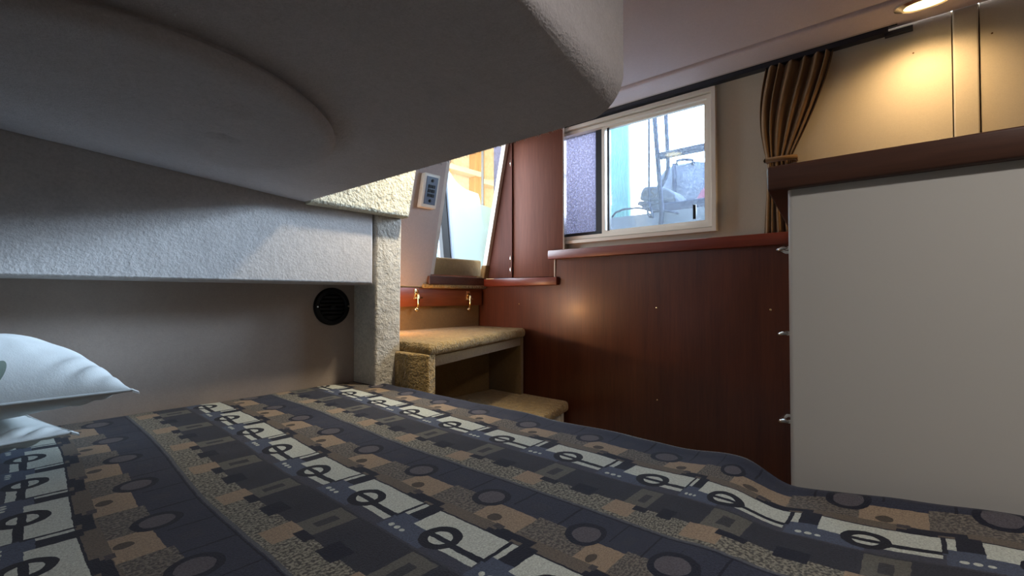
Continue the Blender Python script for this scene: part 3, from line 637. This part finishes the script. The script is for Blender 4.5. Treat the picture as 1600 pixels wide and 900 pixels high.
def osb():
    t = NT('oriented_strand_board'); o = t.obj(); v = t.n('ShaderNodeTexVoronoi'); t.set(v, 'Vector', o); t.set(v, 'Scale', 22.0)
    f = t.noise(o, 40, 5, 0.7)
    return t.p(Base_Color=t.mix(t.math('MULTIPLY', t.math('ADD', v.outputs[0], f), 0.6), lin((250, 244, 228)), lin((236, 218, 184))), Roughness=0.8)
OSB = osb(); PINE = wood('pine_stud', (190, 136, 84), (220, 172, 116), 'z', 0.6); PINEL = plain('pale_batten', (240, 226, 200), 0.6)
sr_ = MB().prism([(-8, -8), (6.7, -8), (6.7, 4.85), (8.5, 4.85), (8.5, 7.0), (15.2, 7.0), (15.2, 13.1), (-8, 13.1)], 'z', 7.4, 7.6).build('light_block_roof', PINEL); tag(sr_, 'added shed roof out of view, keeping sky light off the cockpit', 'roof', kind='structure')  # unseen roof, added and outlined to shade the view through the companionway
for nm, bx, lb in (('light_block_end_wall', (-8, 6.7, -8.2, -8.0, -3.1, 7.4), 'added strand board wall ahead of the boat, blocking sky light'),):  # unseen wall added to cut the sky light reaching the companionway
    tag(MB().box(*bx).build(nm, OSB), lb, 'wall', kind='structure')
sw = thing('shed_wall', (9, 13, -3.1), 'strand board shed wall with pine studs seen through the companionway', 'wall', kind='structure')
SY = 13.0
p0 = at(600, 100, 'y', SY); p1 = at(900, 460, 'y', SY)
xs = [at(u, 260, 'y', SY).x for u in (560, 692, 748, 800, 900)]
for xa, xb in zip(xs, xs[1:]): MB().box(xa + 0.01, xb - 0.01, SY, SY + 0.1, -3.1, 12).build('board_panel', OSB, sw)
for ua, ub in ((692, 697), (736, 750), (777, 786)):
    a, b = at(ua, 260, 'y', SY - 0.1).x, at(ub, 260, 'y', SY - 0.1).x
    MB().box(a, b, SY - 0.35, SY, -3.1, 12).build('stud', PINE, sw)
for (ua, va, ub, vb, dy) in ((690, 252, 752, 273, 0.45), (757, 281, 778, 289, 0.45)):
    a, b = at(ua, va, 'y', SY - dy), at(ub, vb, 'y', SY - dy)
    MB().box(a.x, b.x, SY - dy, SY - 0.02, b.z - 0.08, b.z + 0.10).build('rail', PINEL, sw)
a = at(754, 300, 'y', SY - 1.0); MB().tube([(a.x, SY - 1, -3.1), (a.x, SY - 1, 12)], 0.05, 8).build('conduit', plain('grey_conduit', (130, 132, 136), 0.5), sw, smooth=True)

# ------------------------------------------------------------------ outside the window
def corr():
    m = MB(); X = 9.5
    a, b = at(925, 200, 'x', X), at(985, 330, 'x', X)
    n = 90
    m.grid(lambda u, v: (X + 0.05 * math.sin(u * n / 4 * 2 * math.pi), a.y + (b.y - a.y) * u, -3.1 + 12 * v), n * 2, 1)
    return m
o = corr().build('corrugated_screen', plain('turquoise_sheet', (66, 124, 136), 0.5, vary=0.05), smooth=True); tag(o, 'turquoise corrugated sheet standing outside the window', 'corrugated sheet')
md = o.modifiers.new('thickness', 'SOLIDIFY'); md.thickness = 0.01
tag(MB().prism([(8.3, 4.85), (8.5, 4.85), (8.5, 7.0), (15.2, 7.0), (15.2, 13.1), (15.0, 13.1), (15.0, 7.2), (8.3, 7.2)], 'z', -3.1, 7.4).build('light_block_corner_wall', OSB), 'added strand board wall beside the boat, blocking sky light', 'wall', kind='structure')  # added light blocker, bent to stay clear of the doorway view
o = MB().box(8.0, 8.08, 4.55, 7.5, -3.1, 7).build('mauve_tarp', carpet('mauve_wet_tarp', (70, 66, 82), contrast=0.25, fine=60, big=14)); tag(o, 'mottled mauve sheet behind the narrow left pane of the window', 'tarpaulin')
RX = 7.5
def path(px, X): return [tuple(at(u, v, 'x', X)) for u, v in px]
rl = thing('grab_rail', (RX, 2.5, 1.0), 'blue-grey tubular rail with a cross bar outside the window', 'rail')
MB().tube(path([(1018, 90), (1022, 175), (1027, 240), (1031, 290), (1034, 330), (1033, 345), (1029, 375)], RX), 0.042, 8).build('upright', STEEL, rl, smooth=True)
MB().tube(path([(1036, 90), (1040, 172), (1043, 235), (1044, 262), (1040, 278), (1032, 292)], RX + 0.1), 0.036, 8).build('upright', STEEL, rl, smooth=True)
a, b = at(1030, 244, 'x', RX), at(1130, 224, 'x', RX)
MB().hexa([(RX - 0.03, a.y, a.z - 0.06), (RX - 0.03, b.y, a.z - 0.06), (RX - 0.03, b.y, a.z + 0.06), (RX - 0.03, a.y, a.z + 0.06)], [(RX + 0.05, a.y, a.z - 0.06), (RX + 0.05, b.y, a.z - 0.06), (RX + 0.05, b.y, a.z + 0.06), (RX + 0.05, a.y, a.z + 0.06)]).bevel(0.02, 2).build('cross_bar', STEEL, rl, angle=40)
MB().tube(path([(956, 340), (962, 332), (975, 327), (995, 325), (1030, 328), (1060, 333)], RX), 0.018, 8).build('low_loop', STEEL, rl, smooth=True)
ro = thing('hanging_line', (7.3, 3.0, 2.0), 'thin cord with a hook hanging outside the window', 'cord')
MB().tube(path([(1013, 90), (1014, 180), (1014, 318)], 7.3), 0.019, 6).build('cord', STEEL, ro, smooth=True)
MB().lathe(at(1013, 320, 'x', 7.3), (0, 0, 1), [(0.02, -0.05), (0.045, -0.02), (0.045, 0.02), (0.02, 0.05)], 12).build('ball', STEEL, ro, smooth=True)
MB().tube(path([(1012, 322), (1012, 332), (1016, 339), (1021, 341), (1018, 331), (1014, 322)], 7.3), 0.022, 6).build('hook', STEEL, ro, smooth=True)
OX = 8.6
om = thing('outboard_motor', (OX, 3.5, 1.6), 'pale outboard motor with lettering on its cowl outside the window', 'outboard motor')
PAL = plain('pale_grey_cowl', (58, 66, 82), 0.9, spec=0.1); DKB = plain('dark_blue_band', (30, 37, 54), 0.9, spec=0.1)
prof = [at(u, v, 'x', OX) for u, v in ((999, 313), (1000, 303), (1003, 295), (1008, 291), (1030, 290), (1044, 295), (1055, 303), (1056, 313))]
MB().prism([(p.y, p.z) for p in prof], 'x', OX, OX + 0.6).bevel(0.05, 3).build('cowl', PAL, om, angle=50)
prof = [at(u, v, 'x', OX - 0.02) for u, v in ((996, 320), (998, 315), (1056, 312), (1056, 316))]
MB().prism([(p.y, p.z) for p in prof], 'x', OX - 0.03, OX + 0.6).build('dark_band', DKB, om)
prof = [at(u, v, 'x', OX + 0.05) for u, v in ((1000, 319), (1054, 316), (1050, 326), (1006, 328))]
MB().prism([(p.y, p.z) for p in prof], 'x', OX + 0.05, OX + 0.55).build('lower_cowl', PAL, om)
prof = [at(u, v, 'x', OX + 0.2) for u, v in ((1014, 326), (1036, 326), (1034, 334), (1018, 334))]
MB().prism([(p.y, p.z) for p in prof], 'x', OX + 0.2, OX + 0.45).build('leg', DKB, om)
fc = bpy.data.curves.new('lettering_outline', 'FONT'); fc.body = 'ASA'; fc.size = 0.26 * S; fc.extrude = 0.002; fc.align_x = 'CENTER'; fc.shear = 0.2
ft = bpy.data.objects.new('lettering_outline', fc); scene.collection.objects.link(ft); bpy.context.view_layer.update()
fm = bpy.data.meshes.new_from_object(ft.evaluated_get(bpy.context.evaluated_depsgraph_get())); bpy.data.objects.remove(ft); bpy.data.curves.remove(fc)
fo = bpy.data.objects.new('lettering', fm); scene.collection.objects.link(fo); fo.parent = om; fm.materials.clear(); fm.materials.append(BLACKR)
pp = W(*at(1018, 309, 'x', OX - 0.012)) - om.location
fo.matrix_local = Matrix.Translation(pp) @ Matrix(((0, 0, -1), (-1, 0, 0), (0, 1, 0))).to_4x4()
OX2 = 9.6
tc = thing('covered_boat', (OX2, 2.5, 0.6), 'grey-blue covered boat with a carrying handle and a pink patch outside the window', 'covered boat')
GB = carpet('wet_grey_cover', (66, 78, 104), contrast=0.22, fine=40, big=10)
prof = [at(u, v, 'x', OX2) for u, v in ((1020, 340), (1022, 300), (1027, 276), (1038, 262), (1055, 254), (1085, 252), (1110, 254), (1140, 262), (1160, 300), (1160, 340))]
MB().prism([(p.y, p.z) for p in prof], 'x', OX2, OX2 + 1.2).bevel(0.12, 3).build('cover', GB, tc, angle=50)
MB().tube(path([(1057, 258), (1058, 251), (1070, 249), (1082, 250), (1083, 257)], OX2 - 0.02), 0.03, 6).build('handle', STEEL, tc, smooth=True)
MB().tube(path([(1053, 256), (1054, 280), (1053, 310), (1050, 335)], OX2 - 0.03), 0.045, 6).build('strap', STEEL, tc, smooth=True)
prof = [at(u, v, 'x', OX2 - 0.03) for u, v in ((1088, 312), (1096, 298), (1104, 290), (1125, 288), (1125, 312))]
MB().prism([(p.y, p.z) for p in prof], 'x', OX2 - 0.04, OX2 - 0.001).build('pink_patch', plain('pink_patch', (120, 62, 92), 0.6), tc)
a, b = at(1036, 323, 'x', 8.4), at(1092, 332, 'x', 8.4)
o = MB().box(8.3, 8.5, b.y - 0.4, a.y, b.z, a.z + 0.05).bevel(0.03, 2).build('rubbing_strake', STEEL); tag(o, 'dark grey-blue fender strip below the covered boat', 'fender')
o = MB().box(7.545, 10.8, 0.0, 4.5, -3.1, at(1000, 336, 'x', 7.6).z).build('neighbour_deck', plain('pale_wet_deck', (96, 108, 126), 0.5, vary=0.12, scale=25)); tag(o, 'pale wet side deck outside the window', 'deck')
